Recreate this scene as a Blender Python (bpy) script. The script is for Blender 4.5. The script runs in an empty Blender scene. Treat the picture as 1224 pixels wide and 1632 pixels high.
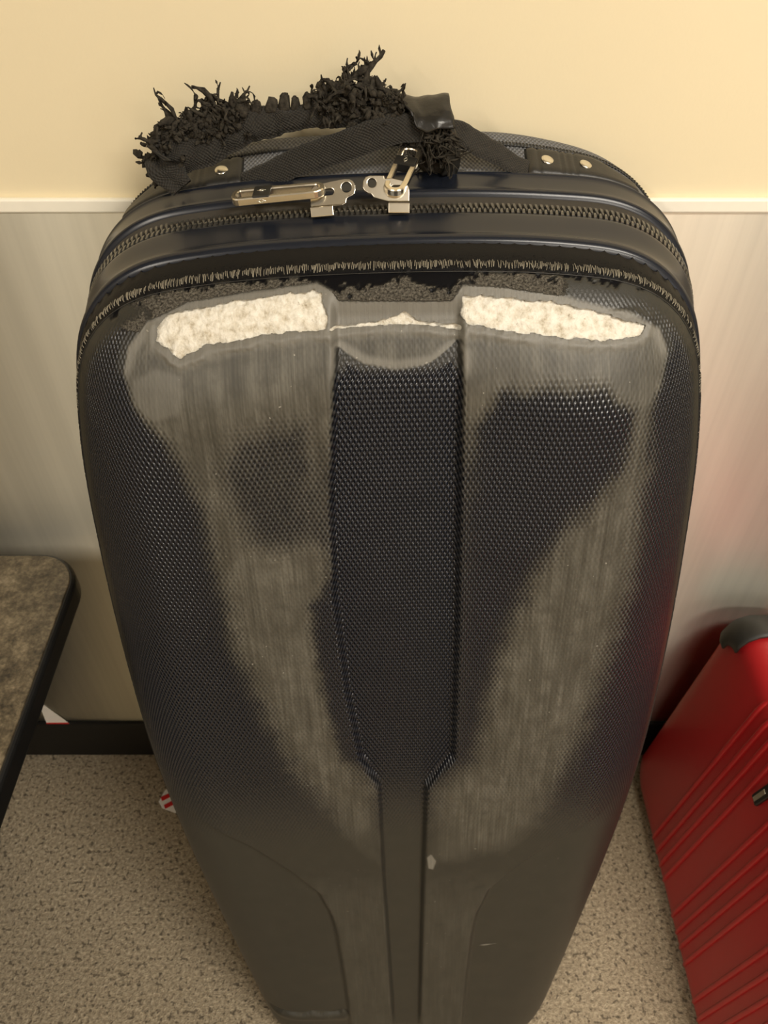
import bpy, bmesh, math, random
import numpy as np
from mathutils import Vector, Matrix
S = bpy.context.scene
COL = S.collection
rng = np.random.default_rng(7)
random.seed(7)

# ------------------------------------------------------------------ camera
cam = bpy.data.cameras.new('camera')
cam.sensor_fit = 'VERTICAL'; cam.sensor_height = 36.0; cam.lens = 36.0 * 1240 / 1632
cam.clip_start = .02
cam.dof.use_dof = True; cam.dof.focus_distance = .68; cam.dof.aperture_fstop = 12.0
co = bpy.data.objects.new('camera', cam); COL.objects.link(co)
co.location = (0, -.839, 1.578); co.rotation_euler = (math.radians(45), 0, 0)
S.camera = co

# ------------------------------------------------------------------ world, lamps, exposure
W = bpy.data.worlds.new('world'); S.world = W; W.use_nodes = True
W.node_tree.nodes['Background'].inputs[0].default_value = (1.0, .86, .66, 1)
W.node_tree.nodes['Background'].inputs[1].default_value = .05
S.view_settings.view_transform = 'Standard'; S.view_settings.look = 'None'
S.view_settings.gamma = 1; S.view_settings.use_curve_mapping = False
S.view_settings.exposure = 0.36
LAMPS = [  # location, size x, size y, watts, colour : the recessed ceiling panels of the room
    ((.85, -1.15, 2.575), .9, .35, 28, (1, .92, .80)),
    ((-1.3, -2.0, 2.575), .12, 1.2, 25, (1, .91, .78)),
    ((1.25, -2.6, 2.575), .9, .35, 34, (1, .92, .80)),
]
for i, (loc, sx, sy, w, c) in enumerate(LAMPS):
    l = bpy.data.lights.new('ceiling_lamp', 'AREA'); l.shape = 'RECTANGLE'; l.size = sx; l.size_y = sy
    l.energy = w; l.color = c
    o = bpy.data.objects.new('ceiling_lamp', l); COL.objects.link(o); o.location = loc

# ------------------------------------------------------------------ helpers
def link(o, parent=None):
    COL.objects.link(o)
    if parent: o.parent = parent
    return o
def mesh(name, V, F, mat=None, parent=None, smooth=True):
    me = bpy.data.meshes.new(name)
    V = np.asarray(V, np.float32)
    if isinstance(F, np.ndarray):
        n, k = F.shape
        me.vertices.add(len(V)); me.vertices.foreach_set('co', V.ravel())
        me.loops.add(n * k); me.loops.foreach_set('vertex_index', F.astype(np.int32).ravel())
        me.polygons.add(n); me.polygons.foreach_set('loop_start', np.arange(0, n * k, k, dtype=np.int32))
        me.polygons.foreach_set('loop_total', np.full(n, k, np.int32))
        me.update(calc_edges=True); me.validate()
    else:
        me.from_pydata([tuple(v) for v in V.tolist()], [], F)
    me.polygons.foreach_set('use_smooth', np.full(len(me.polygons), smooth))
    if mat: me.materials.append(mat)
    me.update()
    return link(bpy.data.objects.new(name, me), parent)
def bm_obj(name, bm, mat, parent=None, smooth=False):
    me = bpy.data.meshes.new(name); bm.normal_update(); bm.to_mesh(me); bm.free()
    for p in me.polygons: p.use_smooth = smooth
    me.materials.append(mat)
    return link(bpy.data.objects.new(name, me), parent)
def box_bm(bm, c, s, rot=None, bevel=0, seg=2):
    g = bmesh.ops.create_cube(bm, size=1)['verts']
    M = Matrix.Translation(c) @ (rot.to_4x4() if rot else Matrix()) @ Matrix.Diagonal((s[0], s[1], s[2], 1))
    bmesh.ops.transform(bm, matrix=M, verts=g)
    if bevel:
        e = list({e for v in g for e in v.link_edges})
        bmesh.ops.bevel(bm, geom=e, offset=bevel, segments=seg, affect='EDGES', profile=.5)
def box(name, c, s, mat, parent=None, rot=None, bevel=0, seg=2):
    bm = bmesh.new(); box_bm(bm, c, s, rot, bevel, seg)
    return bm_obj(name, bm, mat, parent)
def thing(name, label, cat, loc=(0, 0, 0), group=None):
    o = bpy.data.objects.new(name, None); o.empty_display_size = .05; link(o)
    o.location = loc; o['label'] = label; o['category'] = cat
    if group: o['group'] = group
    return o
def struct(o): o['kind'] = 'structure'; return o
def catmull(P, n, closed=False):
    P = np.asarray(P, float); N = len(P); out = []
    for i in range(N if closed else N - 1):
        g = lambda k: P[k % N] if closed else P[min(max(k, 0), N - 1)]
        p0, p1, p2, p3 = g(i - 1), g(i), g(i + 1), g(i + 2)
        d = np.linalg.norm(p2 - p1); d0 = np.linalg.norm(p1 - p0) + 1e-9; d2 = np.linalg.norm(p3 - p2) + 1e-9
        m1 = (p2 - p0) / (d + d0) * d; m2 = (p3 - p1) / (d + d2) * d
        for k in range(n):
            t = k / n; h = t ** 3; q = t * t
            out.append((2*h - 3*q + 1) * p1 + (h - 2*q + t) * m1 + (-2*h + 3*q) * p2 + (h - q) * m2)
    if not closed: out.append(P[-1])
    return np.array(out)
def resample(P, n):
    d = np.r_[0, np.cumsum(np.linalg.norm(np.diff(P, axis=0), axis=1))]
    s = np.linspace(0, d[-1], n)
    return np.stack([np.interp(s, d, P[:, k]) for k in range(P.shape[1])], 1), d[-1]
def sstep(a, b, x):
    t = np.clip((x - a) / (b - a), 0, 1); return t * t * (3 - 2 * t)
def quads(nt, nr, wrap=True):
    i = np.arange(nt if wrap else nt - 1)[:, None]; j = np.arange(nr - 1)[None]
    a = i * nr + j; b = ((i + 1) % nt) * nr + j
    return np.stack([a, b, b + 1, a + 1], -1).reshape(-1, 4)
def tubes(paths, nside=5, wrap=False):
    """paths: list of (points, radii); returns verts, quad faces"""
    V = []; F = []; o = 0
    for p, r in paths:
        p = np.asarray(p, float); n = len(p); r = np.broadcast_to(r, (n,))
        t = (np.roll(p, -1, 0) - np.roll(p, 1, 0)) if wrap else np.gradient(p, axis=0)
        t /= np.linalg.norm(t, axis=1)[:, None] + 1e-12
        ref = np.array([.31, .2, .93]) if abs(t[:, 2]).mean() < .8 else np.array([.93, .2, .31])
        u = np.cross(t, ref); u /= np.linalg.norm(u, axis=1)[:, None] + 1e-12
        w = np.cross(t, u)
        a = np.arange(nside) * 2 * np.pi / nside
        ring = p[:, None] + r[:, None, None] * (np.cos(a)[None, :, None] * u[:, None] + np.sin(a)[None, :, None] * w[:, None])
        V.append(ring.reshape(-1, 3))
        i = np.arange(n if wrap else n - 1)[:, None]; j = np.arange(nside)[None]
        i2 = (i + 1) % n; j2 = (j + 1) % nside
        F.append(o + np.stack([i * nside + j, i2 * nside + j, i2 * nside + j2, i * nside + j2], -1).reshape(-1, 4))
        o += n * nside
    return np.concatenate(V), np.concatenate(F)
def vnoise(x, z, seed=0):
    xi = np.floor(x).astype(np.int64); zi = np.floor(z).astype(np.int64)
    fx = x - xi; fz = z - zi; fx = fx * fx * (3 - 2 * fx); fz = fz * fz * (3 - 2 * fz)
    def h(a, b):
        n = (a * 374761393 + b * 668265263 + seed * 974711) & 0xffffffff
        n = ((n ^ (n >> 13)) * 1274126177) & 0xffffffff
        return ((n ^ (n >> 16)) & 0xffff) / 65535.0
    return (h(xi, zi) * (1 - fx) + h(xi + 1, zi) * fx) * (1 - fz) + (h(xi, zi + 1) * (1 - fx) + h(xi + 1, zi + 1) * fx) * fz
def fbm(x, z, o=4, seed=0):
    s = 0; a = .5; t = 0
    for k in range(o):
        s = s + a * vnoise(x * 2 ** k, z * 2 ** k, seed + k); t += a; a *= .5
    return s / t
def psd(x, z, poly):
    """signed distance to a polygon, positive inside"""
    P = np.asarray(poly, float); Q = np.roll(P, -1, 0)
    d = np.full(x.shape, 9.0); ins = np.zeros(x.shape, bool)
    for (ax, az), (bx, bz) in zip(P, Q):
        ex, ez = bx - ax, bz - az; L = ex * ex + ez * ez + 1e-12
        t = np.clip(((x - ax) * ex + (z - az) * ez) / L, 0, 1)
        d = np.minimum(d, (x - ax - t * ex) ** 2 + (z - az - t * ez) ** 2)
        c = (az > z) != (bz > z)
        ins ^= c & (x < (bx - ax) * (z - az) / (bz - az + 1e-15) + ax)
    return np.where(ins, 1, -1) * np.sqrt(d)

# ------------------------------------------------------------------ materials
class N:
    def __init__(s, name):
        s.m = bpy.data.materials.new(name); s.m.use_nodes = True
        s.t = s.m.node_tree; s.b = s.t.nodes['Principled BSDF']
    def n(s, kind, ins=None, **kw):
        q = s.t.nodes.new('ShaderNode' + kind)
        for k, v in kw.items(): setattr(q, k, v)
        for k, v in (ins or {}).items(): s.put(q.inputs[k], v)
        return q
    def put(s, sock, v):
        if hasattr(v, 'is_linked'): s.t.links.new(v, sock)
        elif isinstance(v, tuple) and len(v) == 3 and sock.type == 'RGBA': sock.default_value = (*v, 1)
        else: sock.default_value = v
    def set(s, **kw):
        for k, v in kw.items(): s.put(s.b.inputs[k.replace('_', ' ')], v)
        return s
    def math(s, op, a, b=0.0, c=None, clamp=False):
        q = s.n('Math', {0: a, 1: b}, operation=op); q.use_clamp = clamp
        if c is not None: s.put(q.inputs[2], c)
        return q.outputs[0]
    def mix(s, f, a, b):
        q = s.n('Mix', data_type='RGBA'); s.put(q.inputs[0], f); s.put(q.inputs[6], a); s.put(q.inputs[7], b)
        return q.outputs[2]
    def mixf(s, f, a, b):
        q = s.n('Mix', data_type='FLOAT'); s.put(q.inputs[0], f); s.put(q.inputs[2], a); s.put(q.inputs[3], b)
        return q.outputs[0]
    def ramp(s, f, stops):
        q = s.n('ValToRGB', {0: f}); e = q.color_ramp.elements
        while len(e) > 1: e.remove(e[0])
        for i, (p, c) in enumerate(stops):
            k = e[0] if i == 0 else e.new(p)
            k.position = p; k.color = (*c, 1) if isinstance(c, tuple) else (c, c, c, 1)
        return q.outputs[0]
    def coord(s, scale=(1, 1, 1), out='Object'):
        t = s.n('TexCoord'); q = s.n('Mapping', {0: t.outputs[out], 3: scale}); return q.outputs[0]
    def noise(s, vec, scale, detail=3, rough=.5):
        return s.n('TexNoise', {'Vector': vec, 'Scale': scale, 'Detail': detail, 'Roughness': rough}).outputs[0]
    def attr(s, name): return s.n('Attribute', attribute_name=name)
    def bump(s, h, strength=.5, dist=.001, prev=None):
        q = s.n('Bump', {'Height': h, 'Strength': strength, 'Distance': dist})
        if prev: s.put(q.inputs['Normal'], prev)
        return q.outputs[0]
def plain(name, col, rough=.5, metal=0.0, spec=.5, nscale=0, namt=0.0, bumpd=0.0):
    k = N(name); k.set(Base_Color=col, Roughness=rough, Metallic=metal, Specular_IOR_Level=spec)
    if nscale:
        v = k.coord(); f = k.noise(v, nscale, 4)
        k.set(Base_Color=k.mix(f, tuple(c * (1 - namt) for c in col), tuple(min(1, c * (1 + namt)) for c in col)))
        if bumpd: k.set(Normal=k.bump(f, .6, bumpd))
    return k.m

def m_wall():
    k = N('cream_paint'); v = k.coord(); f = k.noise(v, 3, 2); g = k.noise(v, 260, 2)
    k.set(Base_Color=k.mix(f, (.82, .72, .50), (.86, .76, .53)), Roughness=.6, Normal=k.bump(g, .15, .0006)); return k.m
def m_steel():
    k = N('satin_steel'); v = k.coord((24, 24, .25)); f = k.noise(v, 2, 5, .6); g = k.noise(k.coord((1, 1, .25)), 5, 3)
    tg = k.n('CombineXYZ', {0: 0.0, 1: 0.0, 2: 1.0}).outputs[0]
    k.set(Base_Color=k.mix(f, (.58, .56, .48), (.80, .77, .66)), Metallic=1.0, Roughness=k.mixf(g, .34, .44),
          Anisotropic=.92, Tangent=tg, Normal=k.bump(k.noise(k.coord((1, 1, 1)), 2.2, 1), .08, .03)); return k.m
def m_carpet():
    k = N('speckled_carpet'); v = k.coord(); a = k.noise(v, 170, 3, .6); b = k.noise(v, 420, 2); c = k.noise(v, 4, 3)
    base = k.ramp(a, [(.28, (.19, .155, .108)), (.42, (.36, .30, .21)), (.56, (.49, .41, .29)), (.72, (.70, .60, .44))])
    fle = k.ramp(k.noise(v, 120, 1), [(.34, 1.0), (.40, 0.0)])
    base = k.mix(k.math('MULTIPLY', fle, .75), base, (.05, .04, .03))
    base = k.mix(k.math('MULTIPLY', c, .35), base, (.27, .225, .165))
    k.set(Base_Color=base, Roughness=.95, Specular_IOR_Level=.1, Normal=k.bump(k.math('ADD', a, b), .9, .004)); return k.m
def m_shell():
    k = N('worn_shell_plastic')
    wear, emb, fuzz, gap, lip = (k.attr(n).outputs['Fac'] for n in ('wear', 'emboss', 'fuzz', 'gap', 'lip'))
    pat = k.attr('pat').outputs['Vector']; sp = k.n('SeparateXYZ', {0: pat})
    # staggered diamond studs moulded into the plastic
    a = k.math('MULTIPLY', sp.outputs[0], 2 * math.pi / .0048); b = k.math('MULTIPLY', sp.outputs[1], 2 * math.pi / .0094)
    h = k.math('ADD', k.math('COSINE', k.math('ADD', a, b)), k.math('COSINE', k.math('SUBTRACT', a, b)))
    h = k.math('MULTIPLY_ADD', h, .25, .5)
    v1 = k.n('Mapping', {0: pat, 3: (420., 9., 1.)}).outputs[0]; streak = k.noise(v1, 1.0, 5, .62)
    v2 = k.n('Mapping', {0: pat, 3: (60., 14., 1.)}).outputs[0]; st2 = k.noise(v2, 1.0, 3)
    mott = k.noise(pat, 55, 4, .6)
    # wear bites the tops of the studs first
    wn = k.math('ADD', wear, k.math('MULTIPLY', k.math('SUBTRACT', mott, .5), k.math('MULTIPLY', k.math('MULTIPLY', wear, k.math('SUBTRACT', 1.0, wear)), 2.0)))
    hs = k.mixf(emb, .62, h)
    wtop = k.math('MULTIPLY', k.math('SUBTRACT', k.math('MULTIPLY', wn, 1.25), k.math('MULTIPLY', k.math('SUBTRACT', 1.0, hs), .55)), 1.55, clamp=True)
    worn = k.ramp(k.math('MULTIPLY_ADD', st2, .45, k.math('MULTIPLY', streak, .6)), [(.30, (.030, .028, .022)), (.50, (.068, .064, .051)), (.72, (.135, .128, .106))])
    worn = k.mix(k.math('MULTIPLY', k.ramp(mott, [(.45, 0.0), (.66, 1.0)]), .55), worn, (.040, .037, .029))
    worn = k.mix(lip, worn, k.mix(streak, (.135, .13, .113), (.215, .205, .178)))
    dark = k.mix(h, (.0022, .0027, .004), (.0165, .0195, .029))
    dark = k.mix(emb, k.mix(mott, (.022, .0215, .0175), (.029, .028, .023)), dark)
    colr = k.mix(wtop, dark, worn)
    fz = k.noise(pat, 420, 4, .7)
    fuzz = k.math('MULTIPLY', k.math('SUBTRACT', k.math('MULTIPLY_ADD', k.math('SUBTRACT', fz, .5), .9, fuzz), .22), 2.6, clamp=True)
    colr = k.mix(fuzz, colr, k.ramp(fz, [(.36, (.028, .025, .021)), (.52, (.125, .114, .094)), (.74, (.28, .26, .215))]))
    colr = k.mix(gap, colr, (.004, .004, .005))
    speck = k.ramp(k.noise(pat, 190, 1), [(.76, 0.0), (.79, 1.0)])
    colr = k.mix(k.math('MULTIPLY', speck, k.math('MULTIPLY', wear, .7)), colr, (.38, .36, .31))
    rough = k.mixf(wtop, k.mixf(emb, .40, .25), k.mixf(streak, .40, .60)); rough = k.mixf(fuzz, rough, .95)
    hb = k.math('MULTIPLY', h, k.math('MULTIPLY', emb, k.math('SUBTRACT', 1.0, k.math('MULTIPLY', wear, .93))))
    n1 = k.bump(hb, .9, .0022)
    n2 = k.bump(k.math('MULTIPLY', streak, wtop), .45, .0007, n1)
    n3 = k.bump(k.math('MULTIPLY', fz, fuzz), 1.0, .004, n2)
    n4 = k.bump(k.math('MULTIPLY', k.noise(pat, 900, 2), k.math('SUBTRACT', 1.0, emb)), .25, .0006, n3)
    k.set(Base_Color=colr, Roughness=rough, Normal=n4, Specular_IOR_Level=k.mixf(k.math('MAXIMUM', fuzz, gap), .5, .08)); return k.m
def m_foam():
    k = N('white_fibre_padding'); v = k.coord((1, 1, 1)); a = k.noise(v, 130, 4, .65); w = k.n('TexWave', {'Vector': v, 'Scale': 60., 'Distortion': 14., 'Detail': 3.}).outputs[0]
    d = k.ramp(k.noise(v, 60, 4, .7), [(.27, 1.0), (.33, 0.0)])
    c = k.ramp(a, [(.26, (.34, .285, .195)), (.42, (.58, .535, .44)), (.60, (.72, .69, .61))])
    k.set(Base_Color=k.mix(k.math('MULTIPLY', d, .6), c, (.16, .12, .07)), Roughness=.7, Normal=k.bump(k.math('ADD', a, k.math('MULTIPLY', w, .10)), .7, .0025)); return k.m
def m_weave(name, ca, cb, su, sv, rough=.75, dist=.0012, attr=None):
    """woven / knitted textile: interlocked cells on the surface's own u,v"""
    k = N(name); v = k.attr('pat').outputs['Vector']; sp = k.n('SeparateXYZ', {0: v})
    a = k.math('MULTIPLY', sp.outputs[0], 2 * math.pi / su); b = k.math('MULTIPLY', sp.outputs[1], 2 * math.pi / sv)
    h = k.math('MULTIPLY_ADD', k.math('ADD', k.math('COSINE', k.math('ADD', a, b)), k.math('COSINE', k.math('SUBTRACT', a, b))), .25, .5)
    f = k.noise(v, 300, 3)
    k.set(Base_Color=k.mix(k.math('MULTIPLY_ADD', f, .5, k.math('MULTIPLY', h, .6)), ca, cb), Roughness=rough, Normal=k.bump(h, .9, dist),
          Sheen_Weight=.04, Sheen_Roughness=.4); return k.m
def m_redshell():
    k = N('red_suitcase_plastic'); v = k.coord(); f = k.noise(v, 6, 3); g = k.noise(v, 600, 2)
    k.set(Base_Color=k.mix(f, (.36, .010, .013), (.45, .015, .018)), Roughness=.38, Normal=k.bump(g, .25, .0005)); return k.m
def m_tabletop():
    k = N('granite_laminate'); v = k.coord(); a = k.noise(v, 150, 5, .7); b = k.noise(v, 30, 3, .6)
    c = k.ramp(k.math('MULTIPLY_ADD', b, .5, k.math('MULTIPLY', a, .5)), [(.36, (.020, .015, .010)), (.48, (.085, .066, .040)), (.58, (.17, .135, .085)), (.68, (.30, .25, .17))])
    k.set(Base_Color=c, Roughness=.42); return k.m
def m_fray():
    k = N('frayed_black_foam'); v = k.coord(); f = k.noise(v, 220, 3, .6)
    k.set(Base_Color=k.ramp(f, [(.3, (.012, .010, .008)), (.7, (.055, .048, .036))]), Roughness=.9, Specular_IOR_Level=.2, Normal=k.bump(f, .8, .002)); return k.m

M = dict(wall=m_wall(), steel=m_steel(), carpet=m_carpet(), shell=m_shell(), foam=m_foam(), red=m_redshell(), table=m_tabletop(), fray=m_fray(),
    lip=plain('navy_gloss_rim', (.010, .0125, .0195), .26, 0, .42, 40, .15),
    tape=m_weave('zipper_tape_weave', (.016, .013, .009), (.062, .052, .037), .0016, .0016, .85, .0006),
    teeth=plain('black_zipper_plastic', (.045, .043, .038), .2, 0, .9),
    mesh=m_weave('navy_mesh_textile', (.004, .005, .009), (.21, .215, .225), .0042, .0058, .55, .0016),
    strap=m_weave('black_webbing', (.004, .0035, .003), (.032, .028, .021), .0034, .0030, .8, .0014),
    bracket=plain('black_moulded_plastic', (.016, .015, .013), .42, 0, .5, 500, .25, .0003),
    rivet=plain('nickel_rivet', (.72, .68, .58), .28, 1),
    nickel=plain('satin_nickel', (.80, .74, .62), .26, 1, .5, 300, .06),
    band=plain('black_band_plastic', (.008, .008, .008), .35),
    silver=plain('silver_print', (.70, .68, .60), .3, 1),
    rubber=plain('glossy_black_rubber', (.016, .015, .013), .30, 0, .5, 90, .4, .0012),
    thread=plain('tan_worn_thread', (.21, .19, .145), .6, 0, .4, 400, .6),
    dthread=plain('black_thread', (.020, .020, .020), .4, 0, .5, 400, .4),
    base=plain('black_baseboard_rubber', (.006, .006, .006), .5, 0, .4, 60, .3),
    trim=plain('bright_trim_strip', (.94, .91, .80), .35, 0.0, .5, 50, .05),
    black=plain('black_edge_plastic', (.007, .007, .007), .4, 0, .5, 80, .3),
    corner=plain('dark_grey_corner_rubber', (.022, .021, .019), .5, 0, .5, 200, .3),
    ceil=plain('ceiling_paint', (.36, .35, .31), .8, 0, .3, 8, .04),
    taupe=plain('taupe_paint', (.30, .26, .20), .7, 0, .3, 5, .05),
    white=plain('white_paper', (.92, .90, .86), .7, 0, .3, 60, .04),
    redink=plain('red_print', (.62, .02, .02), .6, 0, .3, 90, .1),
    door=plain('orange_wood_door', (.45, .16, .06), .4, 0, .4, 12, .3),
    navy=plain('navy_canvas', (.055, .068, .10), .8, 0, .3, 300, .4, .0006))

# ------------------------------------------------------------------ the room
X0, X1, Y0, Y1, H = -2.0, 2.0, -3.6, 0.0, 2.6
struct(box('floor', (0, (Y0 + Y1) / 2, -.05), (4.0, 3.6, .1), M['carpet']))
wb = struct(box('wall_back', (0, .06, H / 2), (4.2, .12, H), M['wall']))
struct(box('wall_left', (X0 - .05, (Y0 + Y1) / 2, H / 2), (.1, 3.6, H), M['taupe']))
struct(box('wall_right', (X1 + .05, (Y0 + Y1) / 2, H / 2), (.1, 3.6, H), M['taupe']))
struct(box('wall_front', (0, Y0 - .05, H / 2), (4.2, .1, H), M['wall']))
struct(box('ceiling', (0, (Y0 + Y1) / 2, H + .05), (4.2, 3.8, .1), M['ceil']))
box('wainscot_panel', (0, -.0022, .605), (3.996, .004, 1.21), M['steel'], wb)
bm = bmesh.new(); box_bm(bm, (0, -.004, 1.2155), (3.996, .0076, .015), None, .002)
struct(bm_obj('trim_1', bm, M['trim']))
struct(box('baseboard_back', (0, -.0085, .066), (3.996, .0085, .132), M['base'], None, None, .002))
wn = struct(box('window_1', (X1 - .012, -2.75, 1.35), (.024, .80, 1.30), M['trim'], None, None, .004))  # added window out of view, there to be reflected in the steel
pm = N('daylit_pane'); pm.set(Base_Color=(.02, .02, .02), Roughness=.1, Emission_Color=(.82, .90, 1.0), Emission_Strength=2.2)  # glowing panes added to give the steel pale vertical streaks
for yy in (-3.0, -2.5): box('pane', (X1 - .026, yy, 1.35), (.006, .30, 1.16), pm.m, wn)
d = box('door_1', (1.15, Y0 + .025, 1.03), (.85, .05, 2.06), M['door'], None, None, .004); struct(d)  # added door out of view, gives the steel an orange reflection
box('door_handle', (.82, Y0 + .075, 1.0), (.11, .03, .02), M['nickel'], d, None, .006)

# ------------------------------------------------------------------ the travel case: outline and profile
HALF = [(0,1.301),(.10,1.299),(.171,1.293),(.212,1.285),(.243,1.270),(.267,1.247),(.283,1.217),(.294,1.17),(.303,1.10),(.309,1.0),(.3125,.9),(.3135,.8),(.3115,.69),(.303,.57),(.290,.45),(.272,.31),(.250,.15),(.233,.05),(.212,.012),(.17,.0),(.08,.0),(0,.0)]
OUT, OLEN = resample(catmull([(-x, z) for x, z in HALF[::-1]][:-1] + HALF, 24), 2401)
OUT = OUT[:-1]                                  # from the bottom centre up the left side, over the top, down the right
_t = np.roll(OUT, -1, 0) - np.roll(OUT, 1, 0); _t /= np.linalg.norm(_t, axis=1)[:, None]
NRM = np.stack([-_t[:, 1], _t[:, 0]], 1)
for _ in range(12): NRM = (np.roll(NRM, 1, 0) + 2 * NRM + np.roll(NRM, -1, 0)) / 4
NRM /= np.linalg.norm(NRM, axis=1)[:, None]
def at(t):
    n = len(OUT); f = (np.asarray(t, float) / OLEN + .5) * n; i = np.floor(f).astype(int); w = (f - i)[..., None]
    return OUT[i % n] * (1 - w) + OUT[(i + 1) % n] * w, NRM[i % n] * (1 - w) + NRM[(i + 1) % n] * w
def shear(z, y): return z + (.22 + .12 * sstep(.7, 1.2, z)) * y
def P(t, y, n=0.):
    """case-local point: t along the outline from the top centre, y depth, n outward"""
    t = np.asarray(t, float); p, nr = at(t)
    n = n + np.where(t > 0, .012, .007) * np.exp(-((np.abs(t) - .32) / .10) ** 2) * sstep(-.042, .004, np.asarray(y, float))
    y = np.broadcast_to(y, t.shape); n = np.broadcast_to(n, t.shape); q = p + nr * n[..., None]
    return np.stack([q[..., 0], y, shear(q[..., 1], y)], -1)
def inset(x, z):
    x = np.asarray(x, np.float32).ravel(); z = np.asarray(z, np.float32).ravel(); o = np.empty(len(x), np.float32)
    a = OUT[::9].astype(np.float32); d = np.roll(a, -1, 0) - a; L = (d ** 2).sum(1)
    for i in range(0, len(x), 4000):
        px = x[i:i+4000, None] - a[:, 0]; pz = z[i:i+4000, None] - a[:, 1]
        t = np.clip((px * d[:, 0] + pz * d[:, 1]) / L, 0, 1)
        dd = (px - t * d[:, 0]) ** 2 + (pz - t * d[:, 1]) ** 2
        o[i:i+4000] = np.sqrt(dd.min(1))
    return o
def set_attr(o, name, val, kind='FLOAT'):
    at_ = o.data.attributes.new(name, kind, 'POINT')
    at_.data.foreach_set('value' if kind == 'FLOAT' else 'vector', np.asarray(val, np.float32).ravel())

case = thing('travel_case', 'tall black hard-shell travel case with scuffed front and torn handle, leaning on the wall', 'travel case', (.037, -.425, .004))
A, B = math.radians(12.6), math.radians(-1.7)
case.rotation_euler = (Matrix.Rotation(-A, 3, 'X') @ Matrix.Rotation(B, 3, 'Y')).to_euler()

# ---- front shell: rings from the rim inwards to a medial line
NT = 2400
SR = np.r_[np.linspace(0, 1, 85) ** 1.25 * .105, np.linspace(.105, 1, 126)[1:]]   # first part metres of inset, then fraction
tt = (np.arange(NT) / NT - .5) * OLEN
op, on = at(tt)
med = np.stack([np.zeros(NT), np.clip(op[:, 1], .20, 1.06)], 1)
dist = np.linalg.norm(op - med, axis=1)
NR = len(SR)
fr = np.empty((NT, NR))
fr[:, :85] = SR[:85][None] / dist[:, None]
fr[:, 84:] = fr[:, 84:85] + (1 - fr[:, 84:85]) * np.linspace(0, 1, NR - 84)[None]
X = op[:, 0:1] + (med[:, 0:1] - op[:, 0:1]) * fr
Z = op[:, 1:2] + (med[:, 1:2] - op[:, 1:2]) * fr
x = X.ravel(); z = Z.ravel(); s = inset(x, z)
RS = .085
u = np.clip(s / RS, 0, 1)
y = -.056 - .068 * (1 - (1 - u) ** 2.2) ** (1 / 2.2)
slope = np.where(u < 1, .068 / RS * (1 - u) ** 1.2 * np.clip(1 - (1 - u) ** 2.2, 1e-4, 1) ** (1 / 2.2 - 1), 0)
cph = 1 / np.sqrt(1 + slope ** 2); sph = slope * cph
nin = -np.repeat(on, NR, axis=0)
PU = x + np.sign(x) * (y + .124) * np.abs(nin[:, 0]); PV = z + (y + .124) * np.clip(-nin[:, 1], 0, 1)
PAT = np.stack([PU, PV, 0 * x], 1)
# features (case-local metres)
cz = .002 + .008 * sstep(0, 1.25, z)
xl = np.interp(z, [.09, .49, .684, .738, .85, .99, 1.107, 1.249], [-.0190, -.0228, -.0230, -.0425, -.0530, -.0580, -.0545, -.0425])
xr = np.interp(z, [.09, .49, .684, .738, .94, 1.10, 1.249], [.0222, .0290, .0335, .0655, .0660, .0645, .0640])
cd = np.minimum(x - xl, xr - x)
chan = sstep(-.0042, .0038, cd)
stem_w = np.interp(z, [0, .09, .27, .37, .415, .47, .52, .58, .66, 1.3], [.088, .090, .094, .098, .103, .117, .150, .20, .30, .45])
stem = 1 - sstep(stem_w - .006, stem_w + .005, np.abs(x - cz * .6))
lobes = (np.exp(-((np.abs(x - cz) - .15) / .06) ** 2)) * sstep(.5, .8, z)
disp = -.0075 * stem * sstep(.02, .09, s) - .006 * lobes * sstep(.03, .1, s) + .0105 * chan * sstep(.012, .03, s)
disp += (fbm(x * 9, z * 9, 3, 5) - .5) * .004 * sstep(.03, .1, s)
# torn strip at the lower left of the stem
# masks
FOAM_L = [(-.1931,1.266),(-.1874,1.2725),(-.1664,1.2774),(-.1339,1.282),(-.0963,1.2854),(-.0591,1.2877),(-.0527,1.2854),(-.0468,1.2733),(-.0493,1.2664),(-.0759,1.2647),(-.1026,1.2631),(-.1242,1.2599),(-.1514,1.2558),(-.1683,1.2496),(-.1751,1.2474),(-.1842,1.2537),(-.1948,1.2575)]
FOAM_R = [(.0664,1.2831),(.099,1.2807),(.1412,1.276),(.1784,1.2687),(.2083,1.2602),(.2225,1.2561),(.2168,1.2513),(.192,1.2509),(.1518,1.2541),(.1199,1.2586),(.0934,1.2628),(.0696,1.267),(.0645,1.2724)]
FOAM_C = [(-.046,1.2664),(-.0068,1.2690),(.012,1.2735),(.0171,1.2768),(.0225,1.2735),(.0275,1.2690),(.0643,1.2648),(.0643,1.2620),(.0275,1.2662),(.0,1.2668),(-.046,1.2645)]
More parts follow.
